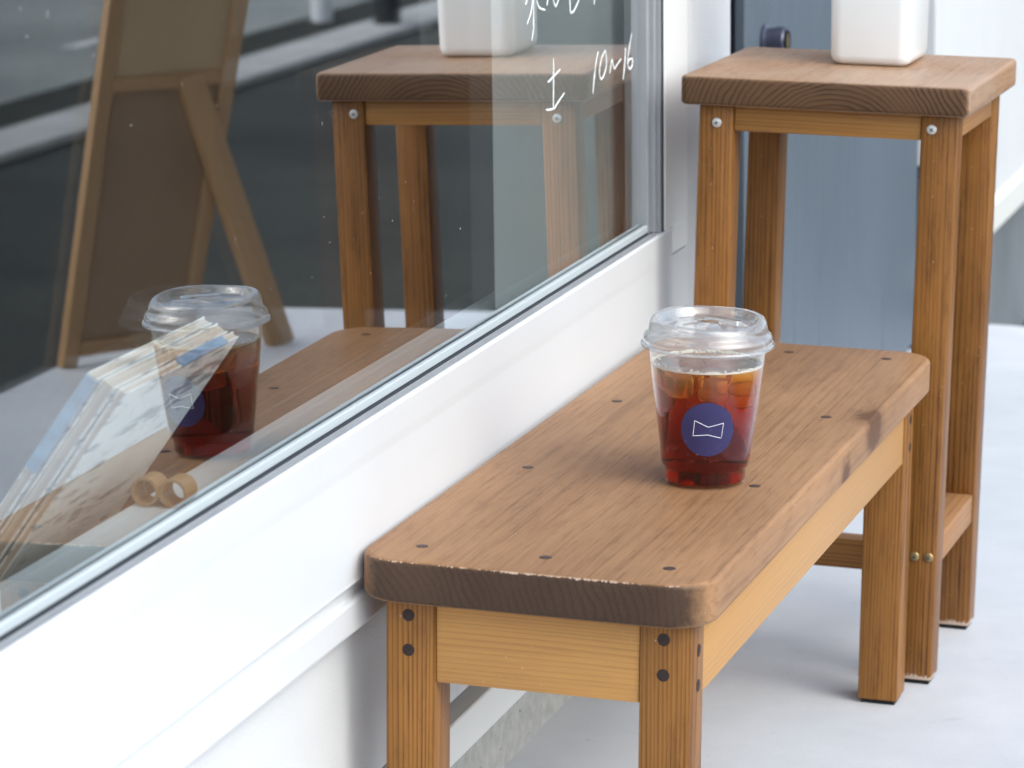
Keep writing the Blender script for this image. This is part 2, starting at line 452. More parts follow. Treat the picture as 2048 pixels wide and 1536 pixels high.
def mk_screen():
    t = NT('insect_screen_mesh')
    tr = t.n('ShaderNodeBsdfTransparent')
    df = t.n('ShaderNodeBsdfDiffuse'); df.inputs[0].default_value = (0.80, 0.84, 0.84, 1)
    tl = t.n('ShaderNodeBsdfTranslucent'); tl.inputs[0].default_value = (0.62, 0.66, 0.66, 1)
    a = t.n('ShaderNodeMixShader'); a.inputs[0].default_value = 0.3; t.l(df.outputs[0], a.inputs[1]); t.l(tl.outputs[0], a.inputs[2])
    mx = t.n('ShaderNodeMixShader'); mx.inputs[0].default_value = 0.66; t.l(tr.outputs[0], mx.inputs[1]); t.l(a.outputs[0], mx.inputs[2])
    return t.done(mx.outputs[0])
M_screen = mk_screen()
M_ink = plain('white_marker', (0.86, 0.87, 0.86), 0.6, 0.3, vary=0.12, scale=90)

def mk_plastic(name, frost, base=0.05, rough=0.06, power=4.0):
    t = NT(name)
    lw = t.n('ShaderNodeLayerWeight'); lw.inputs['Blend'].default_value = 0.5
    fr = t.math('ADD', base, t.math('MULTIPLY', 0.9, t.math('POWER', lw.outputs['Facing'], power)), clamp=True)
    tr = t.n('ShaderNodeBsdfTransparent'); tr.inputs[0].default_value = (0.985, 0.985, 0.985, 1)
    gl = t.n('ShaderNodeBsdfGlossy'); gl.inputs['Roughness'].default_value = rough; gl.inputs[0].default_value = (1, 1, 1, 1)
    mx = t.n('ShaderNodeMixShader'); t.l(fr, mx.inputs[0]); t.l(tr.outputs[0], mx.inputs[1]); t.l(gl.outputs[0], mx.inputs[2])
    df = t.n('ShaderNodeBsdfDiffuse'); df.inputs[0].default_value = (0.92, 0.92, 0.92, 1)
    tl = t.n('ShaderNodeBsdfTranslucent'); tl.inputs[0].default_value = (0.92, 0.92, 0.92, 1)
    a = t.n('ShaderNodeMixShader'); a.inputs[0].default_value = 0.5; t.l(df.outputs[0], a.inputs[1]); t.l(tl.outputs[0], a.inputs[2])
    m2 = t.n('ShaderNodeMixShader'); m2.inputs[0].default_value = frost; t.l(mx.outputs[0], m2.inputs[1]); t.l(a.outputs[0], m2.inputs[2])
    return t.done(m2.outputs[0])
M_cup = mk_plastic('clear_cup_plastic', 0.004, 0.008, 0.05, 5.0)
M_fog = mk_plastic('misted_cup_plastic', 0.15, 0.05, 0.12)
M_lid = mk_plastic('clear_lid_plastic', 0.15, 0.13, 0.015, 3.0)

def mk_coffee():
    t = NT('iced_coffee')
    g = t.n('ShaderNodeBsdfGlass'); g.inputs['IOR'].default_value = 1.33; g.inputs['Roughness'].default_value = 0.0
    g.inputs[0].default_value = (1, 1, 1, 1)
    sep = t.n('ShaderNodeSeparateXYZ'); t.l(t.obj(), sep.inputs[0])
    z = t.math('ADD', sep.outputs[2], t.math('MULTIPLY', t.math('SUBTRACT', t.noise(t.obj(), 55, 2), 0.5), 0.022))
    d = t.n('ShaderNodeMapRange'); d.inputs[1].default_value = 0.034; d.inputs[2].default_value = 0.092; d.inputs[3].default_value = 270; d.inputs[4].default_value = 22
    t.l(z, d.inputs[0])
    va = t.n('ShaderNodeVolumeAbsorption'); va.inputs['Color'].default_value = (0.905, 0.63, 0.08, 1); t.l(d.outputs[0], va.inputs['Density'])
    return t.done(g.outputs[0], va.outputs[0])
M_coffee = mk_coffee()
def mk_ice():
    t = NT('cloudy_ice')
    g = t.n('ShaderNodeBsdfGlass'); g.inputs['IOR'].default_value = 1.03; g.inputs['Roughness'].default_value = 0.1
    tl = t.n('ShaderNodeBsdfTranslucent'); tl.inputs[0].default_value = (0.9, 0.85, 0.8, 1)
    df = t.n('ShaderNodeBsdfDiffuse'); df.inputs[0].default_value = (0.95, 0.9, 0.85, 1)
    a = t.n('ShaderNodeMixShader'); a.inputs[0].default_value = 0.5; t.l(df.outputs[0], a.inputs[1]); t.l(tl.outputs[0], a.inputs[2])
    mx = t.n('ShaderNodeMixShader'); mx.inputs[0].default_value = 0.14; t.l(g.outputs[0], mx.inputs[1]); t.l(a.outputs[0], mx.inputs[2])
    return t.done(mx.outputs[0])
M_ice = mk_ice()
M_foam = plain('pale_froth', (0.88, 0.80, 0.66), 0.5, 0.4, vary=0.2, scale=300)
M_navy = plain('navy_sticker', (0.040, 0.036, 0.125), 0.5, 0.4, vary=0.15, scale=60)
M_wline = plain('white_print', (0.72, 0.70, 0.78), 0.5)
M_ceramic = plain('white_glazed_ceramic', (0.86, 0.87, 0.875), 0.25, 0.5, vary=0.03, scale=10)

def mk_door():
    t = NT('blue_grey_door_paint'); v = t.obj()
    st = t.noise(t.vmath('MULTIPLY', v, (60, 60, 1.2)), 1.0, 4)
    a = t.ramp(st, [(0.3, (0.100, 0.124, 0.152)), (0.7, (0.110, 0.135, 0.164))])
    b = t.ramp(t.noise(v, 3, 4), [(0.3, 0.88), (0.7, 1.05)])
    return t.done(t.bsdf(t.mix(1.0, a, b, 'MULTIPLY'), 0.5, 0.4, 0, st, 0.15, 0.001))
M_door = mk_door()
M_knob = plain('dull_violet_knob', (0.085, 0.088, 0.125), 0.3, 0.5, 0.5)
M_black = plain('black_trim', (0.012, 0.012, 0.014), 0.4)
M_brass = plain('keyhole_brass', (0.45, 0.36, 0.16), 0.3, 0.5, 0.8)
M_easel = wood('easel_pine', 'Z', (0.46, 0.28, 0.14), (0.27, 0.145, 0.065), ring=0.004, pith=(0.09, 0.03), late=0.4, fibre=0.2, blotch=0.2)
M_board = plain('beige_board_back', (0.52, 0.37, 0.22), 0.8, 0.2, vary=0.15, scale=5)
M_board2 = plain('brown_hardboard', (0.34, 0.225, 0.14), 0.8, 0.2, vary=0.2, scale=5)

def mk_page():
    t = NT('printed_paper'); v = t.obj()
    n1 = t.noise(t.vmath('MULTIPLY', v, (26, 200, 120)), 1.0, 3, 0.6)
    n2 = t.noise(v, 18, 2)
    k = t.math('MULTIPLY', t.ramp(n1, [(0.52, 0.0), (0.60, 1.0)]), t.ramp(n2, [(0.42, 0.0), (0.55, 1.0)]))
    c = t.mix(t.math('MULTIPLY', k, 0.9), (0.90, 0.90, 0.86), (0.26, 0.27, 0.26))
    return t.done(t.bsdf(c, 0.45, 0.4))
M_page = mk_page()
def mk_pages_edge():
    t = NT('page_edges'); v = t.obj()
    n1 = t.noise(t.vmath('MULTIPLY', v, (4, 900, 4)), 1.0, 3, 0.6)
    return t.done(t.bsdf(t.ramp(n1, [(0.3, (0.36, 0.27, 0.19)), (0.7, (0.72, 0.64, 0.54))]), 0.7, 0.3))
M_pedge = mk_pages_edge()
M_bluelab = plain('light_blue_label', (0.20, 0.45, 0.72), 0.4, vary=0.4, scale=90)
M_kraft = plain('kraft_paper', (0.33, 0.225, 0.125), 0.75, 0.25, vary=0.15, scale=30)
M_tan = plain('pinkish_paper_bag', (0.60, 0.44, 0.32), 0.75, 0.25, vary=0.15, scale=20)
M_lav = plain('lavender_piping', (0.52, 0.52, 0.62), 0.5)
M_box = plain('white_card_box', (0.74, 0.76, 0.78), 0.7, 0.3)

# ------------------------------------------------------------------ the ground
MBx = MB
road = link('road', MB().box(-60, 200, -200, 200, -0.60, -0.17).mesh('road'), M_asph); tag(road, kind='structure')
lane = link('street_lane', MB().box(3.14, 7.6, -200, 200, -0.169, -0.150).mesh('street_lane'), M_road); tag(lane, kind='structure')
gutter = link('gutter', MB().box(2.900, 3.136, -120, 120, -0.169, -0.156).mesh('gutter'), M_gut); tag(gutter, kind='structure')
kerb = link('kerb', None); tag(kerb, kind='structure')
ks = MB().box(-0.115, 0.095, -0.297, 0.297, 0, 0.025).mesh('kerb_stone', 0.006, 2)
for i in range(34):
    link('kerb_stone', ks, M_kerb, kerb, (2.80, -2.0 + i * 0.6, -0.1695))
for i in range(3):
    q = link('road_marking', MB().box(3.50, 3.56, 5.0 + i * 1.15, 5.45 + i * 1.15, -0.1495, -0.1455).mesh('road_marking'), M_line); tag(q, kind='structure')
farwall = link('street_wall', MB().box(7.9, 8.1, -60, 60, -0.17, 1.3).box(7.86, 8.14, -60, 60, 1.301, 1.38).mesh('street_wall', 0.01, 1), M_kerb)
tag(farwall, 'low grey concrete wall along the far side of the street', 'wall')

slab = link('pavement_slab', MB().box(-0.16, 1.165, -5.0, 2.705, -0.19, 0.0).mesh('pavement_slab', 0.006, 2), M_floor, matrix=K)
tag(slab, kind='structure')

def post(name, x, y, r, h, mat, label):
    root = empty(name, Matrix.Translation((x, y, -0.156)), label, 'post', 'posts beside the street')
    link('shaft', smooth_by_angle(MB().lathe([(0, 0), (r, 0), (r, h * 0.97), (r * 0.8, h), (0, h)], 24).mesh('shaft')), mat, root)
    link('collar', smooth_by_angle(MB().lathe([(r, h * 0.8), (r * 1.08, h * 0.8), (r * 1.08, h * 0.86), (r, h * 0.86)], 24).mesh('collar')), M_kerb, root)
post('street_post', 3.06, 8.3, 0.036, 0.95, M_wpost, 'white bollard across the road, seen mirrored in the window')
post('street_post', 2.785, 8.17, 0.044, 0.85, M_bpost, 'black bollard beside the white one, seen mirrored in the window')

# ------------------------------------------------------------------ the shop front
shop = empty('shop_building', Matrix.Identity(4), 'white rendered shop front with large window, pale sill and blue grey door', 'building')
YL, YR = -4.0, 1.194          # extent of the wall that holds the window
# rendered wall: lower panel, pier right of the window, lintel, far facade, door head
link('rendered_wall', MB().box(-0.14, 0.0, YL, YR, 0.137, 0.272).box(-0.14, 0.011, 0.9925, YR, 0.2725, 2.45).box(-0.14, 0.011, YL, 0.992, 2.25, 3.2)
     .box(-0.14, 0.011, 0.9925, YR, 2.4505, 3.2).mesh('rendered_wall'), M_plaster, shop)
link('far_wall', MB().box(-0.14, 0.004, 2.50, 9.0, 0.137, 3.2).box(-0.14, 0.004, YR + .0005, 2.4995, 2.16, 3.2).mesh('far_wall'), M_plaster, shop)
link('shadow_gap', MB().box(-0.14, -0.022, YL, YR, 0.1175, 0.1365).mesh('shadow_gap'), M_darkgap, shop)
link('flashing', MB().prism_y([(-0.14, 0.117), (-0.14, 0.081), (0.0, 0.081), (0.0, 0.1165)], YL, YR).mesh('flashing', 0.0012, 1), M_flash, shop)
link('far_flashing', MB().prism_y([(-0.14, 0.1365), (-0.14, 0.083), (0.012, 0.083), (0.012, 0.128), (0.0042, 0.1365)], 2.50, 9.0).mesh('far_flashing', 0.0012, 1), M_flash, shop)
link('concrete_base', MB().box(-0.14, -0.0305, YL, YR, -0.3, 0.0808).mesh('concrete_base', 0.003, 1), M_conc, shop)
link('far_base', MB().box(-0.14, -0.02, 2.5005, 9.0, -0.4, 0.0828).mesh('far_base', 0.003, 1), plain('grey_base', (0.24, 0.26, 0.28), 0.7, 0.3, vary=0.35, scale=2.5), shop)  # darker, bluer grey than the near concrete base
link('step', MB().box(-0.5, -0.0705, YR + 0.001, 2.4995, -0.3, 0.0).mesh('step', 0.004, 1), M_conc, shop)

# window frame: upper rail with a soft ridge, flared sill below it
PROF = [(-0.011, 0.4262), (-0.011, 0.2732), (0.0155, 0.2748), (0.0165, 0.2765), (0.0165, 0.2975), (0.0150, 0.2990), (0.0105, 0.2995), (0.0105, 0.3105), (0.0165, 0.3117), (0.0160, 0.3150),
        (0.0150, 0.352), (0.0142, 0.384), (0.0140, 0.3945), (0.0144, 0.402), (0.0146, 0.4242), (0.0125, 0.4262)]
win = link('window_frame', MB().prism_y(PROF, YL, 0.9300).mesh('window_frame', 0.0010, 2), M_frame, shop)
link('sill_end', MB().prism_y([(-0.10, 0.397)] + [(-0.10, 0.2732)] + PROF[2:12] + [(0.0138, 0.397)], 0.9303, 0.9915).mesh('sill_end', 0.0008, 2), M_frame, win)
link('rail_joint', MB().box(-0.02, 0.0131, 0.9302, 0.9312, 0.3972, 0.4255).mesh('rail_joint'), M_joint, win)
link('shaded_ledge_strip', MB().box(0.0050, 0.0122, YL, 0.874, 0.4265, 0.4273).box(0.0092, 0.0104, YL, 0.874, 0.4274, 0.4296).mesh('shaded_ledge_strip'), M_alu, win)  # grey metal strip on the ledge; its grey includes the ledge's shade
link('dark_reflection_strip', MB().box(-0.001, 0.0046, YL, 0.874, 0.4264, 0.4287).mesh('dark_reflection_strip'), M_strip, win)  # dark strip whose colour stands for the ledge's reflection under the bead
link('glazing_bead', MB().box(-0.0010, 0.0038, YL, 0.874, 0.4290, 0.4366).mesh('glazing_bead', 0.0012, 2), M_bead, win)
# jamb at the right end of the glass: stepped side face, then the post
link('jamb', MB().box(-0.02, 0.0036, 0.8745, 0.8842, 0.4275, 2.25).mesh('jamb', 0.0008, 1), M_alu, win)
link('jamb_bead', MB().box(-0.001, 0.0085, 0.8846, 0.8900, 0.4275, 2.25).mesh('jamb_bead', 0.0012, 2), M_alu, win)
link('jamb_seal', MB().box(0.0, 0.0120, 0.8905, 0.8960, 0.4270, 2.25).mesh('jamb_seal'), M_alu, win)
link('jamb_gap', MB().box(0.0, 0.0136, 0.8963, 0.8990, 0.4267, 2.25).mesh('jamb_gap'), M_strip, win)
link('post', MB().prism_y([(-0.02, 0.4268), (0.0150, 0.4268), (0.0150, 2.25), (-0.02, 2.25)], 0.8994, 0.9915).mesh('post', 0.0016, 2), M_post, win)
link('post_foot', MB().box(-0.02, 0.0146, 0.9316, 0.9912, 0.3990, 0.4264).mesh('post_foot', 0.001, 1), M_post, win)
for (xa, xb, mt) in ((-0.0062, -0.0022, M_glass), (-0.0165, -0.0127, M_glass_in)):      # double glazing
    b = MB().box(xa, xb, YL, 0.8743, 0.4285, 2.25)
    b.mi = [0, 0, 0, 1, 0, 0]
    link('glass_pane', b.mesh('glass_pane'), [M_clear, mt], win)
link('glazing_spacer', MB().box(-0.0124, -0.0065, YL, 0.8742, 0.4264, 0.4300).mesh('glazing_spacer'), M_alu, win)
link('inner_sill', MB().box(-0.064, -0.0175, YL, 1.0, 0.395, 0.4205).mesh('inner_sill', 0.002, 2), M_sill, win)
link('insect_screen', MB().box(-0.0345, -0.0335, 0.487, 0.995, 0.4208, 2.24).mesh('insect_screen'), M_screen, win)
# writing in white marker on the outer face of the glass
STROKES = [
 ('lettering', [[(0.5595, 0.6357), (0.5597, 0.6290), (0.5595, 0.6224), (0.5590, 0.6080), (0.558, 0.5915)], [(0.541, 0.6169), (0.547, 0.6172), (0.5568, 0.6191), (0.5808, 0.6234)], [(0.535, 0.593), (0.545, 0.5916), (0.5611, 0.5912), (0.570, 0.594), (0.5935, 0.6007)]]),
 ('lettering', [[(0.7085, 0.6259), (0.6981, 0.6128), (0.6889, 0.5888)], [(0.7332, 0.6244), (0.7199, 0.6181), (0.7124, 0.6073), (0.7165, 0.5991), (0.7282, 0.6016), (0.7373, 0.6115), (0.7332, 0.6244)]]),
 ('lettering', [[(0.7488, 0.6008), (0.7530, 0.608), (0.7565, 0.6125), (0.761, 0.607), (0.7652, 0.6033), (0.772, 0.605), (0.7894, 0.61)]]),
 ('lettering', [[(0.8064, 0.6189), (0.803, 0.605), (0.7966, 0.589)], [(0.8297, 0.63), (0.8186, 0.6152), (0.8137, 0.603), (0.8213, 0.5966), (0.8307, 0.5995), (0.8308, 0.6051), (0.8184, 0.6057), (0.8137, 0.6022)]]),
 ('lettering', [[(0.4794, 0.6738), (0.4936, 0.686), (0.5016, 0.7067)], [(0.4926, 0.6582), (0.4975, 0.666), (0.4989, 0.6712), (0.4992, 0.7071)], [(0.4751, 0.6906), (0.484, 0.6992)], [(0.503, 0.7057), (0.509, 0.692), (0.5176, 0.6845), (0.5355, 0.6809)], [(0.470, 0.7045), (0.53, 0.7075)]]),
 ('lettering', [[(0.5408, 0.6844), (0.5488, 0.6976)], [(0.5592, 0.695), (0.562, 0.686), (0.5694, 0.6813), (0.5862, 0.6917)]]),
 ('lettering', [[(0.6137, 0.6957), (0.6147, 0.6759), (0.6173, 0.6708), (0.6296, 0.6723), (0.6563, 0.6863)], [(0.605, 0.6990), (0.655, 0.7010)]]),
 ('lettering', [[(0.6953, 0.6705), (0.7018, 0.6905)]]),
]
def catmull(p, n=6):
    q = []
    for i in range(len(p) - 1):
        p0, p1, p2, p3 = p[max(i - 1, 0)], p[i], p[i + 1], p[min(i + 2, len(p) - 1)]
        for k in range(n):
            u = k / n
            q.append(tuple(0.5 * ((2 * p1[j]) + (-p0[j] + p2[j]) * u + (2 * p0[j] - 5 * p1[j] + 4 * p2[j] - p3[j]) * u * u + (-p0[j] + 3 * p1[j] - 3 * p2[j] + p3[j]) * u ** 3) for j in (0, 1)))
    q.append(p[-1])
    return q
for nm, st in STROKES:
    b = MB()
    for p in st:
        pts = catmull(p)
        n = len(pts)
        b.tube([(0.0004, a, c) for a, c in pts], [0.00135 * (0.55 + 0.6 * math.sin(math.pi * (i + 0.6) / (n + 0.4)) ** 0.5 * (0.8 + 0.3 * math.sin(i * 1.7))) for i in range(n)], 6)
    me = b.mesh(nm, smooth=True)
    for v in me.vertices:                       # marker strokes lie flat on the glass
        v.co.x = -0.0021 + max(0.0, (v.co.x - 0.0004)) * 0.35
        v.co.y += 0.0080; v.co.z -= 0.0012
    link(nm, me, M_ink, win)

# room behind the glass
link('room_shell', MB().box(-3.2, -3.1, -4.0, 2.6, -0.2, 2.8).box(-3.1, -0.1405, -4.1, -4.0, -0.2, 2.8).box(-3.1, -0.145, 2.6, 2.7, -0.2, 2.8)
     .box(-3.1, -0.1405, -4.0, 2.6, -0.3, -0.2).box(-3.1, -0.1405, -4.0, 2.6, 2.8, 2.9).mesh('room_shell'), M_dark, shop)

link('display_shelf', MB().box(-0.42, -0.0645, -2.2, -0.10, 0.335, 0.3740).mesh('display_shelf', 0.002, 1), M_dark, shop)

# door: planks in a navy frame, almost flush with the render
DX = -0.012
door = link('door', MB().box(DX - 0.06, DX - 0.012, 1.360, 2.470, 0.012, 2.10).mesh('door'), M_doorfr, shop)
seams = [1.362, 1.50, 1.63, 1.7802, 1.9785, 2.2067, 2.468]
for a, b in zip(seams[:-1], seams[1:]):
    link('plank', MB().box(DX - 0.0125, DX, a + 0.0012, b - 0.0012, 0.014, 2.098).mesh('plank', 0.0018, 2), M_door, door)
link('door_frame', MB().box(-0.14, DX - 0.022, YR + 0.0005, 1.356, 0.001, 2.1595).box(-0.14, DX - 0.008, 2.474, 2.4995, 0.001, 2.1595).box(-0.14, DX - 0.008, 1.3565, 2.4735, 2.106, 2.1595).mesh('door_frame'), M_doorfr, shop)
link('hinge', MB().box(DX - 0.01, DX + 0.006, 2.4685, 2.4735, 0.02, 0.27).mesh('hinge', 0.001, 1), M_black, door)
kn = MB().lathe([(0, 0), (0.0185, 0), (0.0185, 0.003), (0.0150, 0.005), (0.0150, 0.012), (0.0165, 0.016), (0.0165, 0.024), (0.0150, 0.026), (0, 0.026)], 32).mesh('knob')
knob = link('knob', smooth_by_angle(kn), M_knob, door, matrix=Matrix.Translation((DX + 0.0005, 1.455, 0.557)) @ Matrix.Rotation(R(90), 4, 'Y'))
link('knob_ring', smooth_by_angle(MB().lathe([(0.0090, 0.0262), (0.0120, 0.0262), (0.0120, 0.0290), (0.0090, 0.0290)], 28, close=True).mesh('knob_ring')), M_black, door, matrix=knob.matrix_world.copy())
link('keyhole', smooth_by_angle(MB().lathe([(0, 0.0262), (0.0087, 0.0262), (0.0087, 0.0282), (0, 0.0282)], 24).mesh('keyhole')), M_brass, door, matrix=knob.matrix_world.copy())

# ------------------------------------------------------------------ bench
def board(name, sx, sy, sz, mat, parent, loc, bev=0.0018, corner=0.0, topround=0.0, endmat=None, taper=None):
    """a sawn board centred on its own origin; optional rounded plan corners and end-grain faces"""
    if corner:
        pr = []
        for (cx, cy, a0) in ((sx / 2 - corner, sy / 2 - corner, 0), (-sx / 2 + corner, sy / 2 - corner, 90), (-sx / 2 + corner, -sy / 2 + corner, 180), (sx / 2 - corner, -sy / 2 + corner, 270)):
            for k in range(9):
                a = R(a0 + 90 * k / 8)
                pr.append((cx + corner * math.cos(a), cy + corner * math.sin(a)))
        b = MB(); n = len(pr)
        b.v = [(x, y, -sz / 2) for x, y in pr] + [(x, y, sz / 2) for x, y in pr]
        b.face(list(reversed(range(n)))); b.face(list(range(n, 2 * n)))
        for i in range(n):
            j = (i + 1) % n
            b.face([i, j, n + j, n + i])
        me = bpy.data.meshes.new(name); me.from_pydata(b.v, [], b.f)
        bm = bmesh.new(); bm.from_mesh(me)
        rim = [e for e in bm.edges if abs(e.verts[0].co.z - e.verts[1].co.z) < 1e-6]
        bmesh.ops.bevel(bm, geom=rim, offset=topround, segments=4, profile=0.5, affect='EDGES')
        bmesh.ops.recalc_face_normals(bm, faces=bm.faces)
        bm.to_mesh(me); bm.free()
    else:
        b = MB().box(-sx / 2, sx / 2, -sy / 2, sy / 2, -sz / 2, sz / 2)
        me = b.mesh(name, bev, 2)
    mats = [mat]
    if endmat is not None:
        mats.append(endmat)
        for p in me.polygons:
            if abs(p.normal.y) > 0.42 and abs(p.normal.y) > abs(p.normal.x) * 0.75:
                p.material_index = 1
    smooth_by_angle(me, 40)
    if taper:
        for v in me.vertices:
            v.co.x += taper * (v.co.z - sz / 2)
    return link(name, me, mats, parent, loc)

BX0, BX1, BY0, BY1, BH = -0.0405, 0.2300, -0.0450, 0.8350, 0.3365
bcx, bcy = (BX0 + BX1) / 2, (BY0 + BY1) / 2
bench = empty('bench', K @ Matrix.Translation((bcx, bcy, 0)), 'low brown wooden bench with a thick rounded plank top, under the shop window', 'bench')
L = lambda x, y, z: (x - bcx, y - bcy, z)
seat = board('seat', BX1 - BX0, BY1 - BY0, BT_H, M_top, bench, L(bcx, bcy, BH - BT_H / 2), corner=0.037, topround=0.0042)
zb = BH - BT_H
plug_me = smooth_by_angle(MB().lathe([(0, -0.004), (0.0048, -0.004), (0.0048, 0.0002), (0.0045, 0.0003), (0, 0.0003)], 20).mesh('plug'))
plug_me.materials.append(M_plug)
tplug_me = plug_me.copy(); tplug_me.materials.clear(); tplug_me.materials.append(plain('worn_plug_wood', (0.085, 0.05, 0.042), 0.5, 0.3, vary=0.45, scale=260))
def sub(name, me, parent, loc, rot=None):
    o = link(name, me, None, parent)
    o.matrix_local = Matrix.Translation(loc) @ (rot or Matrix.Identity(4))
    return o
for (x, y) in [(0, 0), (0.0958, 0), (0.19, 0), (0, 0.2634), (0.19, 0.2634), (0, 0.5281), (0.19, 0.5281), (0, 0.7919), (0.0958, 0.7919), (0.19, 0.7919)]:
    sub('plug', tplug_me, seat, (x - bcx, y - bcy, BT_H / 2))
LW = 0.0385
RX = Matrix.Rotation(R(90), 4, 'X'); RYp = Matrix.Rotation(R(90), 4, 'Y')
leg_pos = [(-0.0203, -0.0240), (0.1750, -0.0240), (-0.0203, 0.7770), (0.1750, 0.7770)]
for i, (x, y) in enumerate(leg_pos):
    lg = board('leg', LW, LW, zb - 0.004, M_leg, bench, L(x + LW / 2, y + LW / 2, 0.004 + (zb - 0.004) / 2), bev=0.0022)
    sub('glide', (MB().box(-LW / 2 + 0.003, LW / 2 - 0.003, -LW / 2 + 0.003, LW / 2 - 0.003, 0, 0.0041).mesh('glide')), lg, (0, 0, -(zb - 0.004) / 2 - 0.004)).data.materials.append(M_rubber)
    lz = 0.004 + (zb - 0.004) / 2
    sgn = -1 if y < 0.3 else 1
    for pz in (0.2898, 0.2630):
        sub('plug', plug_me, lg, (-0.0012, sgn * LW / 2, pz - lz), Matrix.Rotation(R(90) * (1 if sgn < 0 else -1), 4, 'X'))
        sx = 1 if x > 0.1 else -1
        sub('plug', plug_me, lg, (sx * LW / 2, 0.004, pz - 0.0125 - lz), Matrix.Rotation(R(90) * sx, 4, 'Y'))
za = 0.2392
board('apron', 0.1750 - 0.0182 - 0.0008, 0.022, zb - za, M_apronX, bench, L((0.0182 + 0.1750) / 2, -0.0215 + 0.011, (zb + za) / 2), bev=0.0012)
board('apron', 0.1750 - 0.0182 - 0.0008, 0.022, zb - za, M_apronX, bench, L((0.0182 + 0.1750) / 2, 0.8130 - 0.011, (zb + za) / 2), bev=0.0012)
for x in (0.2115 - 0.011, -0.0180 + 0.011):
    board('apron', 0.022, 0.7770 - 0.0145 - 0.0008, zb - za, M_apronY, bench, L(x, (0.0145 + 0.7770) / 2, (zb + za) / 2), bev=0.0012)

# ------------------------------------------------------------------ tall stool
SX0, SX1, SY0, SY1, SH, ST = -0.0300, 0.2520, 0.8440, 1.1090, 0.5898, 0.0285
scx, scy = (SX0 + SX1) / 2, (SY0 + SY1) / 2
stool = empty('stool', K @ Matrix.Translation((scx, scy, 0)) @ Matrix.Rotation(R(-0.36), 4, 'Z'), 'tall square wooden stool behind the bench, with bright screw heads', 'stool')
S = lambda x, y, z: (x - scx, y - scy, z)
sseat = board('seat', SX1 - SX0, SY1 - SY0, ST, M_stop, stool, S(scx, scy, SH - ST / 2), corner=0.008, topround=0.0045)
szb = SH - ST
slw = 0.0345
screw_me = smooth_by_angle(MB().lathe([(0, 0), (0.0048, 0), (0.0048, 0.0006), (0.0040, 0.0016), (0.0018, 0.0022), (0, 0.0022)], 20).mesh('screw'))
screw_me.materials.append(M_steel)
bscrew_me = screw_me.copy(); bscrew_me.materials.clear(); bscrew_me.materials.append(M_ant)
slot_me = MB().box(-0.0022, 0.0022, -0.0005, 0.0005, 0.0021, 0.0025).box(-0.0005, 0.0005, -0.0022, 0.0022, 0.0021, 0.00245).mesh('screw_slot')
slot_me.materials.append(M_slot)
lean = 0.0111
for i, (x, y) in enumerate([(-0.0130, 0.8545), (0.2045, 0.8545), (-0.0130, 1.0560), (0.2045, 1.0560)]):
    lg = board('leg', slw, slw, szb - 0.004, M_stoolleg, stool, S(x + slw / 2, y + slw / 2, 0.004 + (szb - 0.004) / 2), bev=0.0028, taper=lean)
    sub('glide', MB().box(-slw / 2 + 0.003, slw / 2 - 0.003, -slw / 2 + 0.003, slw / 2 - 0.003, 0, 0.0042).mesh('glide'), lg, (-lean * (szb - 0.004), 0, -(szb - 0.004) / 2 - 0.004)).data.materials.append(M_rubber)
    lz = 0.004 + (szb - 0.004) / 2
    if y < 0.9:
        for (px, pz, me) in ([(0.0051, 0.5442, screw_me)] if x < 0.1 else [(0.2150, 0.5478, screw_me), (0.2125, 0.1292, bscrew_me), (0.2262, 0.1294, bscrew_me)]):
            rot = Matrix.Rotation(R(90), 4, 'X') @ Matrix.Rotation(R(20 + 37 * i), 4, 'Z')
            dx = px - (x + slw / 2)
            sub('screw', me, lg, (dx, -slw / 2 - 0.0002, pz - lz), rot)
            sub('screw_slot', slot_me, lg, (dx, -slw / 2 - 0.0002, pz - lz), rot)
apz = 0.5365
for y in (0.8575 + 0.010, 1.0875 - 0.010):
    board('apron', 0.2045 - 0.0215 - 0.0008, 0.020, szb - apz, M_stoolX, stool, S((0.2045 + 0.0215) / 2, y, (szb + apz) / 2), bev=0.001)
for x in (0.2365 - 0.010, -0.0110 + 0.010):
    board('apron', 0.020, 1.0560 - 0.8890 - 0.0008, szb - apz, M_stoolY, stool, S(x, (1.0560 + 0.8890) / 2, (szb + apz) / 2), bev=0.001)
dl = -lean * (szb - 0.125)
for x in (0.2045 + slw / 2, -0.0130 + slw / 2):
    board('stretcher', 0.030, 1.0560 - 0.8890 - 0.0008, 0.030, M_stoolY, stool, S(x + dl, (1.0560 + 0.8890) / 2, 0.1305), bev=0.0015)
board('stretcher', 0.2045 - 0.0185 - 0.001, 0.026, 0.030, M_stoolX, stool, S((0.2090 + 0.0190) / 2 + dl, 0.9180, 0.1120), bev=0.0015)

# ------------------------------------------------------------------ white vase on the stool
def rrect(hx, hy, r, n=6):
    p = []
    for (cx, cy, a0) in ((hx - r, hy - r, 0), (-hx + r, hy - r, 90), (-hx + r, -hy + r, 180), (hx - r, -hy + r, 270)):
        for k in range(n + 1):
            a = R(a0 + 90 * k / n); p.append((cx + r * math.cos(a), cy + r * math.sin(a)))
    return p
def loft(rings):
    b = MB(); n = len(rings[0][0])
    for pts, z in rings:
        b.v += [(x, y, z) for x, y in pts]
    for i in range(len(rings) - 1):
        for k in range(n):
            k2 = (k + 1) % n
            b.face([i * n + k, i * n + k2, (i + 1) * n + k2, (i + 1) * n + k])
    b.face(list(reversed(range(n)))); b.face([(len(rings) - 1) * n + k for k in range(n)])
    return b
vase = empty('vase', K @ Matrix.Translation((0.1255, 1.0335, SH)), 'square white glazed vase standing on the tall stool', 'vase')
hx, hy = 0.0405, 0.052
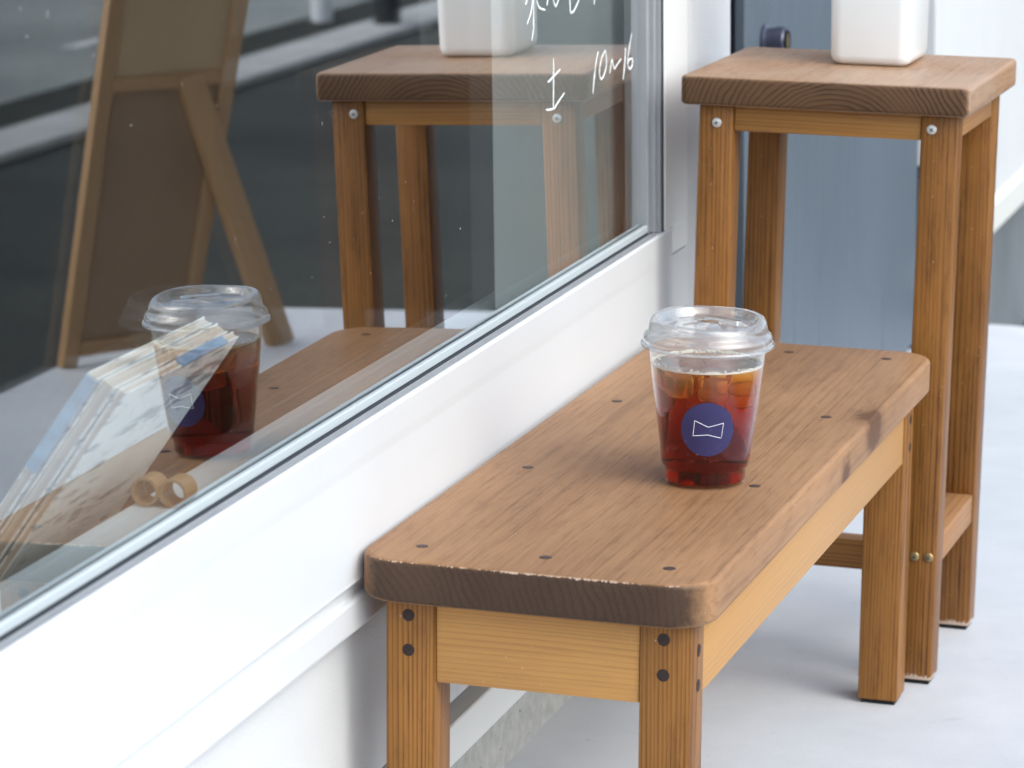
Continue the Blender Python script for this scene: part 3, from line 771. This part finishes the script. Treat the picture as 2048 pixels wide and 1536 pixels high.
vr = [(rrect(hx - 0.009, hy - 0.009, 0.007), 0.0), (rrect(hx - 0.0045, hy - 0.0045, 0.010), 0.0012), (rrect(hx - 0.0012, hy - 0.0012, 0.012), 0.0045), (rrect(hx, hy, 0.013), 0.010),
      (rrect(hx + 0.0012, hy + 0.0012, 0.013), 0.10), (rrect(hx + 0.002, hy + 0.002, 0.013), 0.22), (rrect(hx, hy, 0.012), 0.226), (rrect(hx - 0.004, hy - 0.004, 0.010), 0.225), (rrect(hx - 0.006, hy - 0.006, 0.010), 0.06)]
link('body', smooth_by_angle(loft(vr).mesh('body'), 50), M_ceramic, vase)

# ------------------------------------------------------------------ cup of iced coffee
CX, CY = 0.1480, 0.2665
face_dir = math.atan2(-2.2871 - CY, 0.7914 - CX) - math.pi * 1.5      # local -y turned to the viewer
cup = empty('coffee_cup', K @ Matrix.Translation((CX, CY, BH)) @ Matrix.Rotation(face_dir, 4, 'Z') @ Matrix.Diagonal((1, 1, 1.02, 1)), 'clear plastic cup of iced black coffee with a navy sticker, on the bench', 'cup')
def prof_r(z):
    pts = [(0.0, 0.0315), (0.0035, 0.0330), (0.0135, 0.0336), (0.0150, 0.0358), (0.0200, 0.0368), (0.030, 0.0378), (0.060, 0.0414), (0.100, 0.0458), (0.1085, 0.0466)]
    for (z0, r0), (z1, r1) in zip(pts[:-1], pts[1:]):
        if z <= z1:
            return r0 + (r1 - r0) * (z - z0) / (z1 - z0)
    return pts[-1][1]
TH = 0.00055
LIQ = 0.0945
zlow = [0.0, 0.0015, 0.0035, 0.009, 0.0135, 0.0150, 0.018, 0.022, 0.0245, 0.030, 0.045, 0.060, 0.075, 0.088, LIQ + 0.0004]
zup = [LIQ + 0.0004, 0.098, 0.103, 0.1085]
outer = [(0, 0.0022), (0.026, 0.0022), (0.0305, 0.0006)] + [(prof_r(z) + (0.0006 if z == 0.0245 else 0), z) for z in zlow]
inner = [(prof_r(z) - TH, z) for z in reversed(zlow[1:])] + [(0.026, 0.0030), (0, 0.0030)]
link('shell', smooth_by_angle(MB().lathe(outer + inner, 64).mesh('shell'), 50), M_cup, cup)
oup = [(prof_r(z), z) for z in zup] + [(0.0490, 0.1090), (0.0490, 0.1098), (0.0462, 0.1098)]
iup = [(prof_r(z) - TH, z) for z in reversed(zup)]
link('rim', smooth_by_angle(MB().lathe(oup + iup, 64, close=True).mesh('rim'), 50), M_fog, cup)
zl = [0.0038, 0.009, 0.0135, 0.0150, 0.018, 0.022, 0.030, 0.045, 0.060, 0.075, 0.088, LIQ]
cof = [(0, 0.0036)] + [(prof_r(z) - TH - 0.0004, z) for z in zl] + [(0.030, LIQ - 0.0002), (0, LIQ - 0.0002)]
link('coffee', smooth_by_angle(MB().lathe(cof, 64).mesh('coffee'), 40), M_coffee, cup)
# condensation: flattened beads of water on the outside
dr = MB()
rnd = random.Random(11)
for k in range(170):
    a = rnd.uniform(0, 2 * math.pi); z0 = rnd.uniform(0.024, 0.104); q = rnd.uniform(0.00025, 0.0008)
    c0 = Vector((prof_r(z0) * math.cos(a), prof_r(z0) * math.sin(a), z0)); er = Vector((math.cos(a), math.sin(a), 0)); et = Vector((-math.sin(a), math.cos(a), 0)); ez = Vector((0, 0, 1))
    b0 = len(dr.v)
    for (hh, rr_) in ((0.0, 1.0), (0.35, 0.8)):
        for i in range(8):
            g = 2 * math.pi * i / 8
            dr.v.append(tuple(c0 + er * (q * hh * 0.9 + 0.00005) + et * q * rr_ * math.cos(g) + ez * q * rr_ * 1.2 * math.sin(g)))
    dr.v.append(tuple(c0 + er * q * 0.55))
    for i in range(8):
        j = (i + 1) % 8
        dr.face([b0 + i, b0 + j, b0 + 8 + j, b0 + 8 + i]); dr.face([b0 + 8 + i, b0 + 8 + j, b0 + 16])
tag(link('condensation', dr.mesh('condensation', smooth=True), mk_plastic('water_bead', 0.0, 0.06, 0.02, 2.0), cup), kind='stuff')
# froth: an uneven bead of bubbles round the liquid's edge
fr = MB()
rnd = random.Random(3)
for k in range(150):
    a = rnd.uniform(0, 2 * math.pi)
    rr_ = rnd.uniform(0.0005, 0.0015)
    r0 = prof_r(LIQ) - TH - rr_ * 0.9 - (0 if rnd.random() < 0.8 else rnd.uniform(0, 0.008))
    c0 = Vector((r0 * math.cos(a), r0 * math.sin(a), LIQ + rr_ * 0.35 + rnd.uniform(0, 0.0012)))
    b0 = len(fr.v)
    fr.v += [tuple(c0 + Vector(d) * rr_) for d in ((1, 0, 0), (-1, 0, 0), (0, 1, 0), (0, -1, 0), (0, 0, 1), (0, 0, -1))]
    for f in ((0, 2, 4), (2, 1, 4), (1, 3, 4), (3, 0, 4), (2, 0, 5), (1, 2, 5), (3, 1, 5), (0, 3, 5)):
        fr.face([b0 + i for i in f])
frm = fr.mesh('froth', smooth=True)
tag(link('froth', frm, M_foam, cup), kind='stuff')
fring = MB().lathe([(prof_r(LIQ) - TH - 0.0016, LIQ + 0.0001), (prof_r(LIQ) - TH - 0.0002, LIQ + 0.0001), (prof_r(LIQ) - TH - 0.0002, LIQ + 0.0019), (prof_r(LIQ) - TH - 0.001, LIQ + 0.0014)], 96,
                   zmod=lambda a, r, z: (0.0005 * math.sin(7 * a) + 0.0006 * math.sin(17 * a + 1)) if z > LIQ + 0.0005 else 0, close=True)
link('froth_ring', smooth_by_angle(fring.mesh('froth_ring'), 60), M_foam, cup)
ice_spots = [(-0.020, -0.018, 0.0825, 18), (0.004, -0.0225, 0.080, -8), (0.025, -0.010, 0.074, 35), (0.020, 0.016, 0.081, 60), (-0.012, 0.018, 0.080, 20), (-0.029, 0.001, 0.068, 50), (0.000, -0.002, 0.066, 30)]
ice_me = MB().box(-0.0095, 0.0095, -0.009, 0.009, -0.0095, 0.0095).mesh('ice_cube', 0.0040, 4, True)
ice_me.materials.append(M_ice)
for (x, y, z, a) in ice_spots:
    o = link('ice_cube', ice_me, None, cup)
    o.matrix_local = Matrix.Translation((x, y, z)) @ Matrix.Rotation(R(a), 4, 'Z') @ Matrix.Rotation(R(a * 0.4), 4, 'X')
# lid
def lidmod(a, r, z):
    if z > 0.1235:
        w = min(1.0, (z - 0.1235) / 0.006)
        return w * (0.0016 * math.sin(a) + 0.0007 * math.sin(3 * a + 0.6))
    return 0
lp = [(0.0463, 0.1062), (0.0470, 0.1098), (0.0505, 0.1102), (0.0532, 0.1094), (0.0538, 0.1102), (0.0534, 0.1116), (0.0514, 0.1122), (0.0520, 0.1136), (0.0516, 0.1166), (0.0502, 0.1192), (0.0484, 0.1206), (0.0478, 0.1220),
      (0.0474, 0.1246), (0.0466, 0.1278), (0.0450, 0.1304), (0.0424, 0.1316), (0.0400, 0.1306), (0.0388, 0.1272), (0.0366, 0.1250), (0.0200, 0.1248), (0.0150, 0.1258), (0.0, 0.1258)]
lid = link('lid', smooth_by_angle(MB().lathe(lp, 72, zmod=lidmod).mesh('lid'), 50), M_lid, cup)
tabm = loft([(rrect(0.0105, 0.0125, 0.004), 0.0), (rrect(0.0100, 0.0120, 0.004), 0.0050), (rrect(0.0075, 0.0095, 0.0035), 0.0068)])
sub('sip_tab', smooth_by_angle(tabm.mesh('sip_tab'), 40), lid, (0.0, -0.0265, 0.1256)).data.materials.append(M_lid)
hingem = loft([(rrect(0.005, 0.018, 0.003), 0.0), (rrect(0.004, 0.017, 0.003), 0.0034)])
sub('lid_hinge', smooth_by_angle(hingem.mesh('lid_hinge'), 40), lid, (0.012, 0.010, 0.1256), Matrix.Rotation(R(50), 4, 'Z')).data.materials.append(M_lid)
# sticker that follows the cup wall
def on_cup(u, w, off):                # u across, w up from the sticker centre
    z = 0.0505 + w
    r = prof_r(z) + off
    a = -math.pi / 2 + R(1.8) + u / r
    return (r * math.cos(a), r * math.sin(a), z)
def disc(rad, off, seg=48, rings=8):
    b = MB(); b.v.append(on_cup(0, 0, off))
    for i in range(1, rings + 1):
        for k in range(seg):
            a = 2 * math.pi * k / seg
            b.v.append(on_cup(rad * i / rings * math.cos(a), rad * i / rings * math.sin(a), off))
    for k in range(seg):
        b.face([0, 1 + k, 1 + (k + 1) % seg])
    for i in range(rings - 1):
        for k in range(seg):
            k2 = (k + 1) % seg
            b.face([1 + i * seg + k, 1 + (i + 1) * seg + k, 1 + (i + 1) * seg + k2, 1 + i * seg + k2])
    return b
stk = link('sticker', disc(0.0218, 0.00012).mesh('sticker', smooth=True), M_navy, cup)
bow = [(-0.0104, 0.0071), (0.0006, 0.0021), (0.0127, 0.0052), (0.0112, -0.0070), (0.0003, -0.0042), (-0.0115, -0.0054)]
bp = []
for (u0, w0), (u1, w1) in zip(bow, bow[1:] + bow[:1]):
    for k in range(8):
        bp.append((u0 + (u1 - u0) * k / 8, w0 + (w1 - w0) * k / 8))
bp.append(bp[0])
link('emblem', MB().tube([on_cup(u, w, 0.00018) for u, w in bp], 0.00034, 6).mesh('emblem', smooth=True), M_wline, stk)

# ------------------------------------------------------------------ things on the inner sill
def sill_frame(y, x, z, ax):          # matrix whose columns are given axes
    mm = Matrix(ax).transposed().to_4x4(); mm.translation = Vector((x, y, z)); return mm
slope = Vector((0.071, 0, 0.0975)).normalized()          # leans out until its top rests on the glass
thick = Vector((0, 1, 0)).cross(slope).normalized()      # away from the glass
if thick.x > 0: thick = -thick
def booklet(y0, y1, h, t, off, label, strip, yaw=0):
    ax = [Vector((0, 1, 0)), thick, slope]
    base = Vector((-0.1235, 0, 0.3795)) + thick * (off + t / 2)
    mtx = Matrix(ax).transposed().to_4x4(); mtx.translation = base + Vector((0, (y0 + y1) / 2, 0))
    root = empty('booklet', mtx, label, 'booklet', 'booklets leaning in the window')
    w = y1 - y0
    link('cover', MB().box(-w / 2, w / 2, -t / 2, -t / 2 + 0.0012, 0, h).box(-w / 2, w / 2, t / 2 - 0.0012, t / 2, 0, h).mesh('cover', 0.0003, 1), M_page, root)
    link('pages', MB().box(-w / 2 + 0.001, w / 2 - 0.001, -t / 2 + 0.0013, t / 2 - 0.0013, 0.001, h - 0.001).mesh('pages'), M_pedge, root)
    for (a0, a1, b0, b1) in strip:
        link('label_strip', MB().box(a0, a1, -t / 2 - 0.0004, t / 2 + 0.0004, b0, b1).mesh('label_strip'), M_bluelab, root)
booklet(-0.350, -0.152, 0.173, 0.006, 0.000, 'white booklet with a blue strip on its top edge, nearest the glass', [(-0.005, 0.076, 0.1712, 0.1742)])
booklet(-0.351, -0.154, 0.1715, 0.010, 0.0080, 'thick pale booklet behind the one with the blue top strip', [])
booklet(-0.353, -0.156, 0.170, 0.008, 0.0200, 'pale booklet with a blue strip down its near side, deepest of the leaning booklets', [(-0.0992, -0.0962, 0.090, 0.168)])

bag = empty('paper_bag', Matrix.Translation((-0.225, -0.37, 0.3745)) @ Matrix.Rotation(R(2), 4, 'Z'), 'rounded pinkish tan paper bag lying left of the booklets', 'bag')
def slab_round(hx, hy, r, h, e):
    return loft([(rrect(hx - e, hy - e, max(r - e, 0.002)), 0), (rrect(hx, hy, r), e), (rrect(hx, hy, r), h - e), (rrect(hx - e, hy - e, max(r - e, 0.002)), h)])
link('body', smooth_by_angle(slab_round(0.052, 0.140, 0.035, 0.076, 0.006).mesh('body'), 60), M_tan, bag)
link('piping', smooth_by_angle(slab_round(0.0545, 0.1425, 0.036, 0.010, 0.004).mesh('piping'), 60), M_lav, bag).location = (0, 0, 0.0655)

for (x, y, r0, ln, lab) in ((-0.0310, -0.258, 0.0100, 0.020, 'short kraft cardboard tube lying by the glass beside the booklets'), (-0.0515, -0.258, 0.0100, 0.020, 'kraft cardboard tube behind the one by the glass, half hidden by the booklets')):
    mt = Matrix.Translation((x, y, 0.4209 + r0)) @ Matrix.Rotation(R(-90), 4, 'X')
    t_ = link('cardboard_tube', smooth_by_angle(MB().lathe([(r0, 0), (r0, ln), (r0 * 0.8, ln), (r0 * 0.8, 0)], 32, close=True).mesh('cardboard_tube'), 40), M_kraft, matrix=mt)
    tag(t_, lab, 'tube', 'cardboard tubes in the window')
for (y0, y1, z1, lab) in ((0.80, 0.86, 0.466, 'smaller white card box behind the window screen'), (0.905, 0.985, 0.482, 'larger white card box behind the window screen, near the post')):
    b_ = empty('card_box', Matrix.Translation((-0.050, (y0 + y1) / 2, 0.4207)), lab, 'box', 'white boxes on the inner sill')
    w = (y1 - y0) / 2
    link('body', MB().box(-0.013, 0.013, -w, w, 0, (z1 - 0.4207) * 0.72).mesh('body', 0.001, 1), M_box, b_)
    link('lid', MB().box(-0.0135, 0.0135, -w - 0.0006, w + 0.0006, (z1 - 0.4207) * 0.72 + 0.0003, z1 - 0.4207).mesh('lid', 0.001, 1), M_box, b_)

# ------------------------------------------------------------------ easel sign on the slab, beyond the right edge; seen mirrored in the glass
easel = empty('easel_sign', K @ Matrix.Translation((1.03, 2.29, 0)), 'wooden easel sign board on the slab edge, seen mirrored in the window', 'sign')
E0 = Vector((1.03, 2.29, 0))
A0, A1 = Vector((1.140, 2.185, 0)), Vector((1.036, 2.281, 0.72))
B0, B1 = Vector((1.020, 2.338, 0)), Vector((0.886, 2.420, 0.72))
S0, S1 = Vector((0.883, 2.400, 0)), Vector((0.985, 2.335, 0.415))
def beam(name, p, q, w, d, mat, parent, side):
    ax = (q - p).normalized(); sx = (side - ax * side.dot(ax)).normalized(); sy = ax.cross(sx)
    ln = (q - p).length
    o = link(name, smooth_by_angle(MB().box(-w / 2, w / 2, -d / 2, d / 2, 0, ln).mesh(name, 0.002, 2), 40), mat, parent)
    mm = Matrix((sx, sy, ax)).transposed().to_4x4(); mm.translation = p - E0
    o.matrix_local = mm
    return o
wdir = (B0 - A0).normalized()
beam('rail', A0, A1, 0.025, 0.020, M_easel, easel, wdir)
beam('rail', B0, B1, 0.025, 0.020, M_easel, easel, wdir)
beam('stay', S0, S1, 0.042, 0.022, M_easel, easel, wdir)
lerp = lambda a, b, k: a + (b - a) * k
for k in (0.035, 0.57, 0.99):
    beam('crossbar', lerp(A0, A1, k), lerp(B0, B1, k), 0.022, 0.018, M_easel, easel, Vector((0, 0, 1)))
def panel(name, k0, k1, mat):
    a, b, c, d = lerp(A0, A1, k0), lerp(B0, B1, k0), lerp(B0, B1, k1), lerp(A0, A1, k1)
    nrm = (b - a).cross(d - a).normalized() * 0.004
    mb = MB(); mb.v = [tuple(p - E0 + s * nrm) for s in (-1, 1) for p in (a, b, c, d)]
    for f in ((0, 3, 2, 1), (4, 5, 6, 7), (0, 1, 5, 4), (1, 2, 6, 5), (2, 3, 7, 6), (3, 0, 4, 7)): mb.face(list(f))
    link(name, mb.mesh(name), mat, easel)
panel('board', 0.571, 0.985, M_board)
panel('lower_board', 0.045, 0.569, M_board2)
